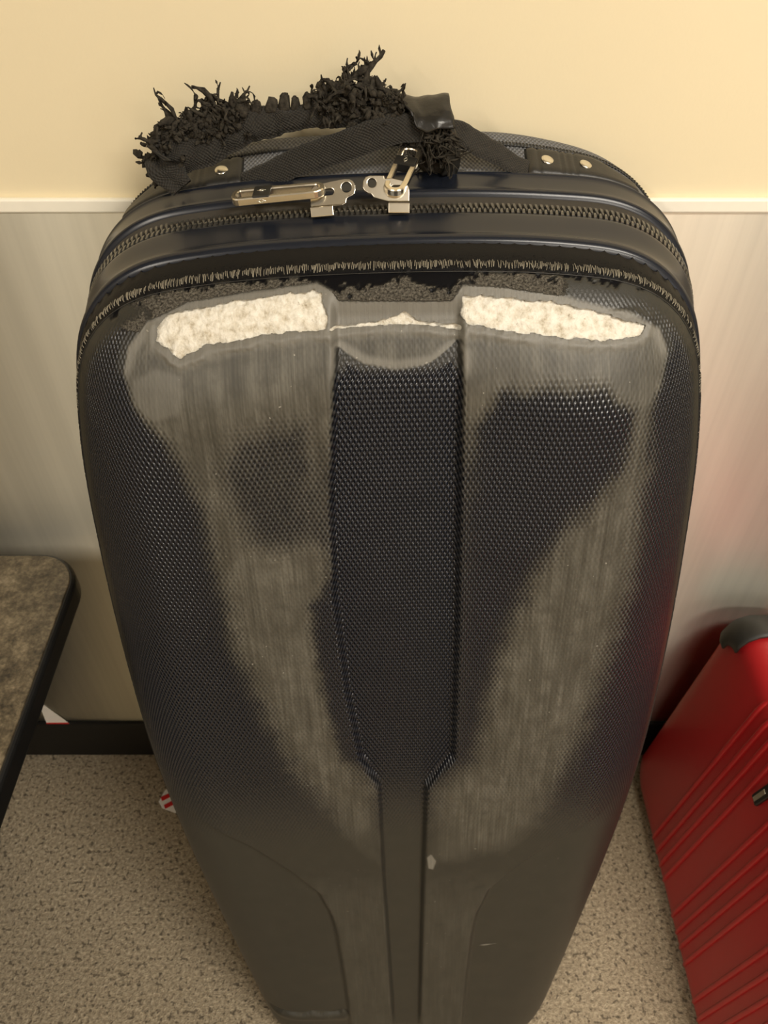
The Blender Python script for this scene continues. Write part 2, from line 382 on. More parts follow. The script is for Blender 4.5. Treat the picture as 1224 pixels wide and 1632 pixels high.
WEAR = [(-.2258,1.234),(-.2207,1.252),(-.2025,1.2688),(-.1665,1.281),(-.1123,1.2873),(-.0563,1.2912),(-.0431,1.2872),(-.038,1.2828),(.0569,1.2809),(.0662,1.2881),(.0994,1.286),(.152,1.2789),(.2055,1.2663),(.2343,1.2516),(.2429,1.233),(.2375,1.21),(.2317,1.189),(.2384,1.125),(.2426,1.05),(.241,.97),(.232,.88),(.222,.79),(.20,.70),(.177,.62),(.133,.558),(.043,.533),(.0385,.68),(.066,.73),(.0664,.94),(.0644,1.10),(.0643,1.246),(.0574,1.2471),(.0403,1.2357),(.008,1.2324),(-.0187,1.2374),(-.0395,1.2497),(-.052,1.107),(-.056,.99),(-.0504,.85),(-.0395,.734),(-.021,.6875),(-.028,.535),(-.077,.616),(-.124,.714),(-.15,.823),(-.1716,.932),(-.174,1.035),(-.178,1.11),(-.196,1.179),(-.2215,1.209)]
UN_R = [(.078,1.19),(.0999,1.2189),(.1377,1.2203),(.1867,1.216),(.2165,1.197),(.2099,1.1407),(.1827,1.1002),(.1507,1.0567),(.1249,.9759),(.1088,.9046),(.098,.82),(.085,.74),(.066,.74),(.068,.95),(.070,1.10)]
UN_L = [(-.130,1.19),(-.070,1.195),(-.066,1.0708),(-.10,1.06),(-.135,1.07),(-.155,1.15)]
UN_L2 = [(-.080,.985),(-.058,1.01),(-.050,.85),(-.040,.735),(-.058,.745),(-.077,.86)]
DISC = [(-.2207,1.2299),(-.1968,1.2399),(-.1727,1.2363),(-.1765,1.2094),(-.2035,1.1991),(-.218,1.212)]
nse = fbm(PU * 60 + 50, PV * 60, 4, 11) - .5
nsf = fbm(PU * 240 + 200, PV * 240, 3, 21) - .5
soft = np.interp(z, [.5, .9, 1.15, 1.2, 1.23], [.045, .034, .028, .012, .004])
dW = psd(x, z, WEAR) + nse * soft * .35
wear = sstep(-soft * .8, soft, dW)
soft2 = np.interp(z, [.8, 1.1, 1.2], [.03, .026, .014])
wear = wear * (1 - .97 * sstep(-soft2, soft2, psd(x, z, UN_R) + nse * .012)) * (1 - .60 * sstep(-.025, .02, psd(x, z, UN_L) + nse * .012)) * (1 - .88 * sstep(-.016, .008, psd(x, z, UN_L2) + nse * .014))
wear *= np.interp(z, [.5, .62, .9, 1.1, 1.2], [.55, .72, .86, .9, 1.0])
wear = wear * (1 - chan * (1 - sstep(1.228, 1.232, z + 9 * (x - .009) ** 2 * -1)))
wear = np.maximum(wear, .34 * stem * (1 - sstep(.42, .62, z)) * (1 - .6 * chan))
wear = np.maximum(wear, .16 * sstep(.02, .09, s) * (z < .6))
def foam_field(xx, zz, a, c):
    d1 = np.maximum(psd(xx, zz, FOAM_L), psd(xx, zz, FOAM_R)); d2 = psd(xx, zz, FOAM_C)
    return np.maximum(np.maximum(d1 + a * .0030 * (d1 < .004) + c * .003, d2 + a * .0025), -.03)
fo = foam_field(x, z, nsf, nse)
lipm = sstep(-.012, -.004, fo) * (1 - sstep(-.001, .001, fo)) * .75
lipm = np.maximum(lipm, (1 - sstep(.004, .010, np.abs(psd(x, z, WEAR)))) * sstep(1.225, 1.24, z) * (s > .01) * .8)
lipm = np.maximum(lipm, .75 * chan * sstep(1.262, 1.266, z) * (psd(x, z, WEAR) > 0))
dsc = sstep(-.002, .003, psd(x, z, DISC) + nse * .004)
lipm = np.maximum(lipm, dsc * .40)
mk = psd(x, z, [(.034,.548),(.040,.556),(.047,.540),(.043,.522),(.036,.524)])
lipm = np.maximum(lipm, .8 * sstep(-.001, .002, mk)); wear = np.maximum(wear, sstep(-.001, .002, mk))
mk2 = psd(x, z, [(.110,.322),(.118,.3245),(.137,.3265),(.120,.3215)])
lipm = np.maximum(lipm, sstep(-.001, .001, mk2)); wear = np.maximum(wear, sstep(-.001, .001, mk2))
above = sstep(.0012, -.0012, psd(x, z, WEAR)) * (z > 1.262)
fuzz = above * sstep(.0062, .0075, s + nsf * .003) * sstep(-.235, -.19, x + nse * .09) * (1 - sstep(.150, .160, x + nse * .02))
gapx = np.interp(x, [-.21, -.10, -.085, -.052, -.04, .0, .012, .02, .03, .05, .066, .075, .13, .16], [0, .0, .001, .0045, .0078, .0074, .001, .0, .0066, .0076, .0046, .0, .0, 0])
gap = above * (s > .0062) * sstep(.001, -.001, (s - .0066) - gapx - nsf * .012 - nse * .008)
fuzz = fuzz * (1 - gap)
band = 1 - sstep(.0060, .0072, s)
band_worn = band
emb = sstep(.56, .74, z) * (1 - band) * (1 - fuzz) * sstep(.010, .02, s) * (1 - lipm)
emb = np.maximum(emb, 0)
fuzz2 = np.maximum(fuzz, band * .16 * (s > .001))
disp += -.0022 * fuzz * (.4 + nsf * 1.6) - .0008 * fuzz * nse + .0012 * gap
disp += -.0035 * np.exp(-((fo + .004) / .003) ** 2) * (z < 1.268) * (.5 + nse)      # torn lip curling up under the holes
# crumpled crease low on the left panel
cr = np.exp(-((z - .130 - .05 * (x + .15) - .010 * nse) / .005) ** 2) * sstep(-.225, -.20, x) * (1 - sstep(-.100, -.088, x))
crk = np.exp(-((z - .1335 - .05 * (x + .15) - .010 * nse) / .0016) ** 2) * sstep(-.225, -.20, x) * (1 - sstep(-.100, -.088, x))
gap = np.maximum(gap, .9 * crk)
disp += .005 * cr - .003 * np.exp(-((z - .118 - .05 * (x + .15)) / .010) ** 2) * sstep(-.225, -.20, x) * (1 - sstep(-.100, -.088, x))
def shell_pts(dsp):
    xx = x + nin[:, 0] * dsp * sph; zz = z + nin[:, 1] * dsp * sph; yy = y + dsp * cph
    return np.stack([xx, yy, shear(zz, yy)], 1)
Q = quads(NT, NR)[:, ::-1]
fmask = fo[Q].mean(1)
cutf = fmask >= 0
bv = np.intersect1d(np.unique(Q[cutf]), np.unique(Q[~cutf]))          # vertices on the torn edge: slide them on to it
for _ in range(2):
    e = 2e-4
    f0 = foam_field(x[bv], z[bv], nsf[bv], nse[bv])
    gx = (foam_field(x[bv] + e, z[bv], nsf[bv], nse[bv]) - f0) / e; gz = (foam_field(x[bv], z[bv] + e, nsf[bv], nse[bv]) - f0) / e
    st = np.clip(f0 / (gx * gx + gz * gz + .05), -.0012, .0012)
    x[bv] -= st * gx; z[bv] -= st * gz
V = shell_pts(disp)
fs = mesh('front_shell', V, Q[fmask < 0], M['shell'], case)
for nm, val in (('wear', wear), ('emboss', emb), ('fuzz', fuzz2), ('gap', np.maximum(gap, (.9 * band))), ('lip', lipm)): set_attr(fs, nm, val)
set_attr(fs, 'pat', PAT, 'FLOAT_VECTOR')
def sub_mesh(name, V, F, mat, parent):
    uq, inv = np.unique(F.ravel(), return_inverse=True)
    return mesh(name, V[uq], inv.reshape(F.shape), mat, parent), uq
fz = fbm(PU * 150 + 90, PV * 150, 4, 31) - .5
Vf = shell_pts(disp * 0 - .0075 * stem * sstep(.02, .09, s) - .006 * lobes * sstep(.03, .1, s) + .0105 * chan * sstep(.012, .03, s) + .0028 - .0045 * fz)
qx = x[Q].mean(1)
for lab, sel in (('torn hole on the left showing white padding', qx < -.0495), ('torn hole on the right showing white padding', qx > .0655), ('thin torn slit in the middle showing white padding', (qx >= -.0495) & (qx <= .0655))):
    o, uq = sub_mesh('exposed_padding', Vf, Q[(fmask > -.0022) & sel & (gap[Q].max(1) < .02)], M['foam'], case); o['label'] = lab

# ---- rims, zipper, back shell: profiles swept along the outline
def sweep(name, prof, mat, nt=900, pat=False, wtop=None, closed_prof=False):
    t = (np.arange(nt) / nt - .5) * OLEN
    V = np.stack([P(t, yy, (nn if not callable(nn) else nn(t))) for yy, nn in prof], 1)
    k = len(prof)
    o = mesh(name, V.reshape(-1, 3), quads(nt, k), mat, case)
    if pat:
        d = np.linalg.norm(np.diff(V, axis=1), axis=2); d = np.concatenate([np.zeros((nt, 1)), np.cumsum(d, 1)], 1)
        set_attr(o, 'pat', np.stack([np.repeat(t[:, None], k, 1), d, 0 * d], -1), 'FLOAT_VECTOR')
    return o
def smooth_prof(p, n=5): return [tuple(q) for q in catmull(p, n)]
o = sweep('front_rim', smooth_prof([(-.010,-.012),(-.010,-.003),(-.0125,.0008),(-.019,.0018),(-.040,.0018),(-.0455,.0022),(-.048,.0034),(-.0510,.0040),(-.054,.0032),(-.0560,.001),(-.0570,-.004),(-.058,-.012)]), M['lip'])
o = sweep('back_rim', smooth_prof([(.018,-.012),(.018,-.002),(.0195,.002),(.022,.0034),(.025,.0024),(.030,.0018),(.045,.0018),(.0490,.0024),(.0515,.0036),(.0535,.002),(.0545,-.003),(.055,-.012)]), M['lip'])
o = sweep('zipper_tape', [(-.012, -.002), (-.006, -.0022), (.002, -.0022), (.010, -.0020), (.020, -.002)], M['tape'], 900, True)
# zipper teeth: two interlocking rows
tv = []; tf = []; oo = 0
pitch = .0050; nteeth = int(OLEN / pitch)
for row in (0, 1):
    for i in range(nteeth):
        t0 = (i / nteeth - .5) * OLEN + (pitch / 2 if row else 0)
        y0 = -.0078 if row == 0 else .0004
        sg = 1 if row == 0 else -1
        prof = [(-.0016, -.0003), (.0016, -.0003), (.0012, .0030), (-.0012, .0030)]
        ends = [(y0 - sg * .0030, 1.0), (y0 + sg * .0012, 1.0), (y0 + sg * .0046, .62)]
        ring = []
        for (yy, sc), sk in zip(ends, (0, .0004, .0012)):
            for (dt, dn) in prof: ring.append((t0 + dt * sc + sk, yy, -.0022 + dn * (1 if sc == 1 else .8)))
        tv += ring
        for a in range(2):
            for b in range(4):
                f = (oo + a*4 + b, oo + a*4 + (b+1) % 4, oo + a*4 + 4 + (b+1) % 4, oo + a*4 + 4 + b)
                tf.append(f if sg < 0 else f[::-1])
        tf.append((oo, oo+1, oo+2, oo+3)); tf.append((oo+11, oo+10, oo+9, oo+8)); oo += 12
tv = np.array(tv); o = mesh('zipper_teeth', P(tv[:, 0], tv[:, 1], tv[:, 2]), np.array(tf), M['teeth'], case, False); o['kind'] = 'stuff'
# back shell
wt = lambda t: 1 - sstep(.10, .36, np.abs(t))
def bn(a, b): return lambda t: a * wt(t) + b * (1 - wt(t))
BP = [(.048,-.004,-.004),(.054,-.001,-.0015),(.060,.0010,-.0035),(.068,.0028,-.005),(.076,.0046,-.007),(.084,.0066,-.0085),(.090,.0086,-.010),(.097,.0108,-.012),(.104,.0122,-.015),(.111,.0112,-.020),(.117,.0068,-.028),(.121,-.001,-.038),(.1235,-.013,-.052),(.1245,-.04,-.08),(.1245,-.10,-.12)]
BPi = catmull([(a, b, c) for a, b, c in BP], 4)
o = sweep('back_shell', [(a, bn(b, c)) for a, b, c in BPi], M['mesh'], 900, True)
# flat back panel closing the shell
t = (np.arange(900) / 900 - .5) * OLEN
ring = P(t, .1245, bn(-.10, -.12)(t)); cen = np.array([0, .1245, shear(np.array(.65), .1245)])
mesh('back_panel', np.vstack([ring, cen]), [(i, (i + 1) % 900, 900) for i in range(900)], M['mesh'], case)
set_attr(bpy.data.objects['back_panel'], 'pat', np.vstack([ring, cen])[:, [0, 2, 1]], 'FLOAT_VECTOR')
# seam cord across the back shell, behind the handle
def bsurf(t, yy, off=0.):
    b = np.interp(yy, BPi[:, 0], BPi[:, 1]); c = np.interp(yy, BPi[:, 0], BPi[:, 2])
    t = np.asarray(t, float); return P(t, yy, b * wt(t) + c * (1 - wt(t)) + off)
ts = np.linspace(-.62, .62, 260)
paths = [(bsurf(ts, .091, .0004), .0012)]
for q in np.linspace(-.60, .60, 360):
    if abs(q) > .10: paths.append((np.array([bsurf(q, .0885, .0012), bsurf(q + .0012, .0912, .0022), bsurf(q, .0940, .0010)]), .0006))
v, f = tubes(paths[1:], 4); v0, f0 = tubes(paths[:1], 6)
o = mesh('back_seam', np.vstack([v0, v]), np.vstack([f0, f + len(v0)]), M['dthread'], case)
# stitching round the front fabric band
def fsurf(t, sx, off=0.):
    uu = np.clip(sx / RS, 0, 1); yy = -.056 - .068 * (1 - (1 - uu) ** 2.2) ** (1 / 2.2)
    return P(t, yy - off * .8, -sx + off * .6)
for nm, mat, lo, hi in (('stitching', M['thread'], 0, 1), ('stitching', M['dthread'], 1, 2)):
    paths = []
    for q in np.arange(-OLEN / 2, OLEN / 2, .0014):
        top = abs(q) < .36
        tan = top and random.random() < (.92 if abs(q) < .27 else .55)
        if (lo == 0) != tan: continue
        j = random.uniform(-.0008, .0008); w = .0049 + random.uniform(-.0006, .0008)
        ss = np.linspace(.0030 + random.uniform(-.0004, .0004), w, 4)
        dt = random.uniform(-.0012, .0012)
        paths.append((np.stack([fsurf(q + dt * k / 3, ss[k], [-.0002, .0008, .0007, -.0004][k]) for k in range(4)]), (.00042 if lo else .00040) * random.uniform(.7, 1.3)))
    if lo == 1:
        tq = np.linspace(-OLEN / 2, OLEN / 2, 700)
        paths.append((fsurf(tq, .0066, .0001), .0004))
    v, f = tubes(paths, 4)
    o = mesh(nm, v, f, mat, case); o['kind'] = 'stuff'
    o['label'] = 'worn tan stitches along the top edge' if lo == 0 else 'black stitches round the front edge'

# ---- handle brackets
def bracket(side, t0, t1, r1, r2):
    n, m = 60, 12
    tq = np.linspace(t0, t1, n); yq = np.linspace(.0535, .0875, m)
    top = []; bot = []
    for i, q in enumerate(tq):
        w = (i / (n - 1)); w = w if side > 0 else w
        e = min(w, 1 - w) / .04; e = min(1, e)
        outer = w                       # tapers away from the handle
        yh = .0535 + (.0875 - .0535) * (1 - .55 * sstep(.55, 1.0, outer))
        yy = .0535 + (yq - .0535) * (yh - .0535) / .034
        rel = (yy - .0535) / (yh - .0535)
        hgt = .0042 * min(1, e) ** .5 * np.clip(np.minimum(rel / .12, (1 - rel) / .12), 0, 1) ** .5
        # moulded grooves between the rivets
        for g in (.30, .36, .42, .10): hgt = hgt - .0013 * math.exp(-((w - g) / .010) ** 2) * (hgt > .003)
        top.append(bsurf(np.full(m, q), yy, hgt + .0004)); bot.append(yy)
    V = np.array(top).reshape(-1, 3); F = quads(n, m, False)
    o = mesh('handle_bracket', V, F if side < 0 else F[:, ::-1], M['bracket'], case)
    mod = o.modifiers.new('solid', 'SOLIDIFY'); mod.thickness = .0016; mod.offset = 0
    for r in (r1, r2):
        c = bsurf(np.array(r), .0695, .0052); nn = bsurf(np.array(r), .0695, .0152) - c
        a = bsurf(np.array(r), .0735, .0046) - bsurf(np.array(r), .0655, .0046); b = bsurf(np.array(r + .003), .0695, .0046) - c
        nn = Vector(np.cross(b, a)).normalized(); nn = nn if nn.z > 0 else -nn
        bm = bmesh.new(); bmesh.ops.create_uvsphere(bm, u_segments=20, v_segments=10, radius=.0068)
        bmesh.ops.scale(bm, vec=(1, 1, .30), verts=bm.verts)
        bmesh.ops.transform(bm, matrix=Matrix.Translation(Vector(c)) @ nn.to_track_quat('Z', 'Y').to_matrix().to_4x4(), verts=bm.verts)
        bm_obj('rivet', bm, M['rivet'], o, True)
    return o
bracket(1, .140, .250, .160, .197)
bracket(-1, -.135, -.262, -.155, -.195)

# ---- webbing strap of the handle
def ribbon(name, pts, width, thick, mat, ups, nseg=12, seed=1, wob=.0, curl=0.):
    c = catmull(pts, nseg); n = len(c)
    U = catmull(ups, nseg); U = U[:n] if len(U) >= n else np.vstack([U, np.repeat(U[-1:], n - len(U), 0)])
    wd = np.interp(np.linspace(0, 1, n), np.linspace(0, 1, len(width)), width)
    tg = np.gradient(c, axis=0); tg /= np.linalg.norm(tg, axis=1)[:, None]
    U = U - (U * tg).sum(1)[:, None] * tg; U /= np.linalg.norm(U, axis=1)[:, None]
    Nn = np.cross(tg, U)
    m = 13; a = np.linspace(-1, 1, m); front = []; 
    for sgn in (1, -1):
        aa = a[::sgn]
        for q in aa:
            th = thick * .5 * sgn * math.sqrt(max(0, 1 - abs(q) ** 6)) + curl * q * q
            w = 0
            front.append(c + U * (q * wd / 2)[:, None] + Nn * th)
    V = np.stack(front, 1)
    arc = np.r_[0, np.cumsum(np.linalg.norm(np.diff(c, axis=0), axis=1))]
    k = V.shape[1]
    i = np.arange(n - 1)[:, None]; j = np.arange(k)[None]
    F = np.stack([i*k + j, (i+1)*k + j, (i+1)*k + (j+1) % k, i*k + (j+1) % k], -1).reshape(-1, 4)
    V = V.reshape(-1, 3)
    if wob: V = V + (np.stack([fbm(V[:, 0] * 90 + 7 * d, V[:, 2] * 90 + V[:, 1] * 60, 3, seed + d) for d in range(3)], 1) - .5) * wob
    o = mesh(name, V, F, mat, case)
    uu = np.repeat(arc[:, None], k, 1); vv = np.concatenate([a, a[::-1]])[None] * (wd / 2)[:, None]
    set_attr(o, 'pat', np.stack([uu, vv, 0 * uu], -1), 'FLOAT_VECTOR')
    return o, c, U, Nn, wd
handle_path = [(-.146,.062,1.309),(-.130,.058,1.314),(-.107,.055,1.324),(-.076,.050,1.335),(-.039,.043,1.346),(-.004,.038,1.357),(.025,.038,1.362),(.054,.043,1.359),(.078,.050,1.351),(.105,.056,1.337),(.130,.060,1.324),(.150,.064,1.315)]
ups = [(0,.4,.9)] * 3 + [(0,.35,.95),(0,.1,1),(0,.1,1),(0,.2,1),(0,.5,.85),(0,.5,.8),(0,.6,.8),(0,.7,.7),(0,.7,.7)]
o, *_ = ribbon('handle_strap', handle_path, [.024,.024,.025,.026,.026,.025,.026,.026,.025,.022,.022], .0042, M['strap'], ups, wob=.003)

# ---- torn grip: padded sleeve peeled off the strap, with shredded foam
gp = [(-.188,.038,1.316),(-.202,.042,1.338),(-.186,.048,1.350),(-.163,.055,1.355),(-.139,.057,1.361),(-.118,.060,1.366),(-.097,.062,1.369),(-.074,.062,1.371),(-.050,.060,1.3725),(-.027,.058,1.3735),(-.009,.055,1.374),(.020,.047,1.372)]
gu = [(.9,.1,.5),(.5,.1,.85),(-.25,.2,1),(-.35,.2,1),(-.32,.2,1),(-.2,.2,1),(-.1,.2,1),(-.05,.2,1),(0,.2,1),(0,.2,1),(0,.2,1),(0,.2,1)]
o, gc, gU, gN, gw = ribbon('grip_sleeve', gp, [.020,.040,.044,.042,.036,.028,.025,.023,.022,.023,.025,.020], .013, M['strap'], gu, wob=.007, seed=3, curl=-.004)
o['label'] = 'torn black padded grip, peeled open along its top'
def flake(base, d, L, r, rr, n=5, curl=.5):
    d = np.array(d, float); d /= np.linalg.norm(d)
    p = [np.array(base, float)]; ax = rr.normal(size=3) * curl
    for k in range(n):
        d = d + np.cross(ax, d) * .25 + rr.normal(size=3) * .36; d /= np.linalg.norm(d)
        p.append(p[-1] + d * L / n)
    rad = 1.25 * r * np.array([1.0] + [.9 - .5 * (k / n) for k in range(1, n)] + [.25]) * (1 + rr.normal(size=n + 1) * .38).clip(.35, 1.9)
    return (np.array(p), rad)
rf = np.random.default_rng(12)
fl = []
def along(px):  # point on the upper edge of the sleeve at local x
    i = np.argmin(np.abs(gc[:, 0] - px) + (np.arange(len(gc)) < 12) * 1.0); return gc[i] + gU[i] * gw[i] * .42, gU[i]
def shred(x0, x1, n, Lmin, Lmax, r, lean=0., spread=.5, down=.0):
    for _ in range(n):
        px = rf.uniform(x0, x1); b, uu = along(px)
        b = b + np.array([rf.normal() * .002, rf.normal() * .004, -abs(rf.normal()) * down])
        L = rf.uniform(Lmin, Lmax) * (1 if rf.random() > .15 else .45)
        d = np.array([lean + rf.normal() * spread, rf.normal() * .35 - .1, 1.0])
        p = flake(b, d, L, r * rf.uniform(.5, 1.3), rf, 6, .9); fl.append(p)
        for _k in range(rf.integers(1, 6)):                                   # side shreds on each piece
            q = rf.integers(2, 6); bb = p[0][q]
            fl.append(flake(bb, d + rf.normal(size=3) * .9, L * rf.uniform(.15, .38), r * .38, rf, 4, 1.2))
shred(-.205, -.150, 40, .012, .028, .0032, -.25, .55, .012)
shred(-.175, -.122, 44, .012, .026, .0034, .1, .5, .012)
shred(-.178, -.132, 26, .026, .042, .0028, -.05, .4, .004)
shred(-.135, -.108, 12, .006, .014, .0030, .2, .5, .008)
shred(-.058, .012, 60, .010, .024, .0032, -.1, .55, .008)
shred(-.052, .006, 34, .020, .034, .0032, -.05, .4, .004)
shred(-.040, .002, 22, .030, .044, .0032, .0, .30, .002)
shred(-.010, .022, 22, .014, .030, .0028, .3, .4, .006)
for _ in range(140):                                                           # matted fuzz over the torn faces
    px = rf.uniform(-.20, -.125) if rf.random() < .5 else rf.uniform(-.055, .02); b, uu = along(px)
    b = b - uu * rf.uniform(0, .016) + np.array([0, -.007, 0])
    fl.append(flake(b, np.array([rf.normal(), -.5, rf.normal() * .8]), rf.uniform(.005, .013), .0022, rf, 4, 1.5))
for _ in range(26):                                                           # left end, torn lining
    b = np.array([-.216 + rf.normal() * .004, .05, 1.337 + rf.normal() * .008])
    fl.append(flake(b, np.array([-.9, -.1, rf.normal() * .6]), rf.uniform(.006, .014), .0028, rf, 4, 1))
long_ = [((-.050,.06,1.386), (-.9,0,.35), .030), ((-.030,.058,1.40), (-.25,0,1), .030), ((-.022,.058,1.40), (.55,0,1), .034), ((-.014,.057,1.39), (.1,0,1), .040), ((-.004,.056,1.385), (.25,0,1), .036), ((.006,.054,1.385), (.1,0,1), .030), ((-.190,.053,1.365), (-.5,0,.8), .028), ((-.165,.055,1.37), (-.1,0,1), .030), ((-.20,.052,1.36), (-.8,0,.5), .024)]
for b, d, L in long_:
    p = flake(b, d, L, .0034, rf, 7, .7); fl.append(p)
    for q in range(2, 8): fl.append(flake(p[0][q - 1], np.array(d) + rf.normal(size=3) * .8, L * .26, .0013, rf, 3, 1.2))
v, f = tubes(fl, 5); o = mesh('frayed_foam', v, f, M['fray'], case); o['kind'] = 'stuff'
# the moulded foam ribs left standing on the sleeve
for k, (px, hh, ww) in enumerate([(-.112,.007,.011),(-.099,.008,.012),(-.087,.010,.011),(-.077,.007,.009),(-.066,.009,.009),(-.054,.010,.009),(-.122,.007,.010)]):
    b, uu = along(px)
    bm = bmesh.new(); box_bm(bm, (0, 0, hh / 2 - .002), (ww, .012, hh + .006), None, .0034, 3)
    for q in bm.verts:
        sc = 1 - .30 * max(0, q.co.z / hh); q.co.x *= sc; q.co.y *= sc
        q.co += Vector(rf.normal(size=3) * .0005)
    bmesh.ops.transform(bm, matrix=Matrix.Translation(Vector(b)) @ Matrix.Rotation(rf.normal() * .12, 4, 'Y'), verts=bm.verts)
    bm_obj('foam_rib', bm, M['fray'], case, True)
# glossy rubber end of the grip, split and folded open
def patch(name, rows, mat, thick, sub=5, wob=0.0, seed=2):
    R = np.array(rows, float); g = np.array([catmull(r, sub) for r in R]); g = np.stack([catmull(g[:, j], sub) for j in range(g.shape[1])], 1)
    a, b = g.shape[:2]; V = g.reshape(-1, 3)
    if wob: V = V + (np.stack([fbm(V[:, 0] * 120 + 9 * d, V[:, 2] * 120, 3, seed + d) for d in range(3)], 1) - .5) * wob
    o = mesh(name, V, quads(a, b, False), mat, case)
    md = o.modifiers.new('solid', 'SOLIDIFY'); md.thickness = thick; md.offset = 0
    set_attr(o, 'pat', V[:, [0, 2, 1]], 'FLOAT_VECTOR'); return o
o = patch('grip_end', [[(.000,.072,1.379),(.018,.072,1.381),(.036,.070,1.381),(.056,.068,1.382),(.062,.066,1.383)],
                       [(.002,.060,1.388),(.020,.058,1.386),(.036,.055,1.384),(.056,.053,1.386),(.063,.052,1.385)],
                       [(.014,.046,1.384),(.024,.044,1.380),(.036,.042,1.378),(.055,.040,1.380),(.064,.041,1.378)],
                       [(.028,.034,1.376),(.031,.032,1.371),(.040,.029,1.368),(.056,.029,1.369),(.066,.033,1.368)],
                       [(.032,.029,1.364),(.035,.027,1.361),(.042,.026,1.359),(.056,.026,1.361),(.067,.031,1.361)]], M['rubber'], .0022, 5, .003)
o['label'] = 'glossy black rubber end of the grip, split open'
wr = []
for k in range(7):
    q = k / 6; wr.append((np.array([(.012 + .046 * q, .052 - .006 * q, 1.3870 - .001 * q), (.015 + .046 * q, .043, 1.3820), (.021 + .042 * q, .035, 1.3755)]), .0009))
o = patch('grip_lining', [[(.058,.040,1.362),(.067,.046,1.362)],[(.060,.036,1.345),(.071,.044,1.345)],[(.060,.038,1.330),(.073,.048,1.328)],[(.056,.044,1.320),(.070,.052,1.318)]], M['rubber'], .003, 5, .003, 5)
fl = []
for _ in range(150):
    b = np.array([rf.uniform(.034, .064), rf.uniform(.030, .048), rf.uniform(1.335, 1.362)])
    fl.append(flake(b, np.array([rf.normal() * .5 + .25, -.2, -1.0]), rf.uniform(.012, .030), .0012, rf, 5, .8))
for _ in range(30):
    b = np.array([rf.uniform(.022, .040), .044, rf.uniform(1.338, 1.362)])
    fl.append(flake(b, np.array([-.5 + rf.normal() * .4, -.3, -.6]), rf.uniform(.008, .016), .0012, rf, 4, .8))
v, f = tubes(fl, 4); o = mesh('frayed_lining', v, f, M['fray'], case); o['kind'] = 'stuff'
o = patch('grip_core', [[(.024,.050,1.366),(.060,.052,1.364)],[(.026,.044,1.345),(.063,.048,1.342)],[(.040,.048,1.322),(.066,.054,1.320)]], M['fray'], .010, 6, .006, 8)

# ---- zipper sliders: flat plates with holes
def plate(name, outer, holes, thick, bev, mat, parent, M4, sc):
    cu = bpy.data.curves.new(name, 'CURVE'); cu.dimensions = '2D'; cu.fill_mode = 'BOTH'; cu.extrude = thick / 2; cu.bevel_depth = bev; cu.bevel_resolution = 2
    for pts in [outer] + holes:
        s_ = cu.splines.new('POLY'); s_.points.add(len(pts) - 1); s_.use_cyclic_u = True
        for p, q in zip(s_.points, pts): p.co = (q[0] * sc, q[1] * sc, 0, 1)
    tmp = bpy.data.objects.new(name, cu); COL.objects.link(tmp)
    dg = bpy.context.evaluated_depsgraph_get(); me = bpy.data.meshes.new_from_object(tmp.evaluated_get(dg)); bpy.data.objects.remove(tmp)
    me.transform(M4); me.materials.clear(); me.materials.append(mat)
    for p in me.polygons: p.use_smooth = False
    return link(bpy.data.objects.new(name, me), parent)
def circ(cx, cy, r, n=24, sx=1., sy=1.): return [(cx + r * sx * math.cos(a * 2 * math.pi / n), cy + r * sy * math.sin(a * 2 * math.pi / n)) for a in range(n)]
def slot(x0, x1, cy, r, n=10):
    return [(x1 - r + r * math.cos(a), cy + r * math.sin(a)) for a in np.linspace(-math.pi / 2, math.pi / 2, n)] + [(x0 + r + r * math.cos(a), cy + r * math.sin(a)) for a in np.linspace(math.pi / 2, 1.5 * math.pi, n)]
tilt = math.radians(62)
def frame(loc, rz=0): return Matrix.Translation(loc) @ Matrix.Rotation(rz, 4, 'Y') @ Matrix.Rotation(tilt, 4, 'X')
UN = .000535
# outlines in units of about half a millimetre, origin at each plate's lower middle
L_out = [(-37,-4),(-37,12),(-34,18),(-30,22),(-20,25),(0,28),(22,30),(30,29),(35,26),(38,21),(38,14),(36,8),(32,5),(26,3),(22,0),(21,-6),(15,-9),(-37,-9)]
R_out = [(-38,14),(-37,24),(-33,30),(-28,32),(-5,32),(-4,27),(8,28),(26,24),(34,18),(37,10),(37,-7),(2,-7),(-10,-4),(-20,-1),(-24,4),(-30,6),(-36,10)]
fl_ = plate('zipper_slider', [(p[0], p[1]) for p in L_out], [circ(24, 17, 9.5), slot(-26, 4, 12, 6.5)], .0022, .0006, M['nickel'], case, frame((-.0435, -.014, 1.3115), math.radians(-3)), UN)
fr_ = plate('zipper_slider', [(p[0], p[1]) for p in R_out], [circ(-24, 21, 8.5), slot(6, 33, 12, 6.5)], .0022, .0006, M['nickel'], case, frame((.0040, -.014, 1.3125), math.radians(2)), UN)
def tab(loc, w, rz, parent):
    bm = bmesh.new(); box_bm(bm, (0, 0, 0), (w, .0022, .0085), None, .0008, 2); box_bm(bm, (0, .006, .0035), (w, .014, .0020), None, .0006, 2)
    for q in bm.verts: q.co.z -= (q.co.x / w) ** 2 * .004
    bmesh.ops.transform(bm, matrix=Matrix.Translation(loc) @ Matrix.Rotation(rz, 4, 'Y') @ Matrix.Rotation(math.radians(-18), 4, 'X'), verts=bm.verts)
    return bm_obj('slider_tab', bm, M['nickel'], parent)
tab((-.0535, -.0195, 1.3035), .0205, math.radians(-3), fl_)
tab((.0150, -.0195, 1.3045), .0190, math.radians(2), fr_)
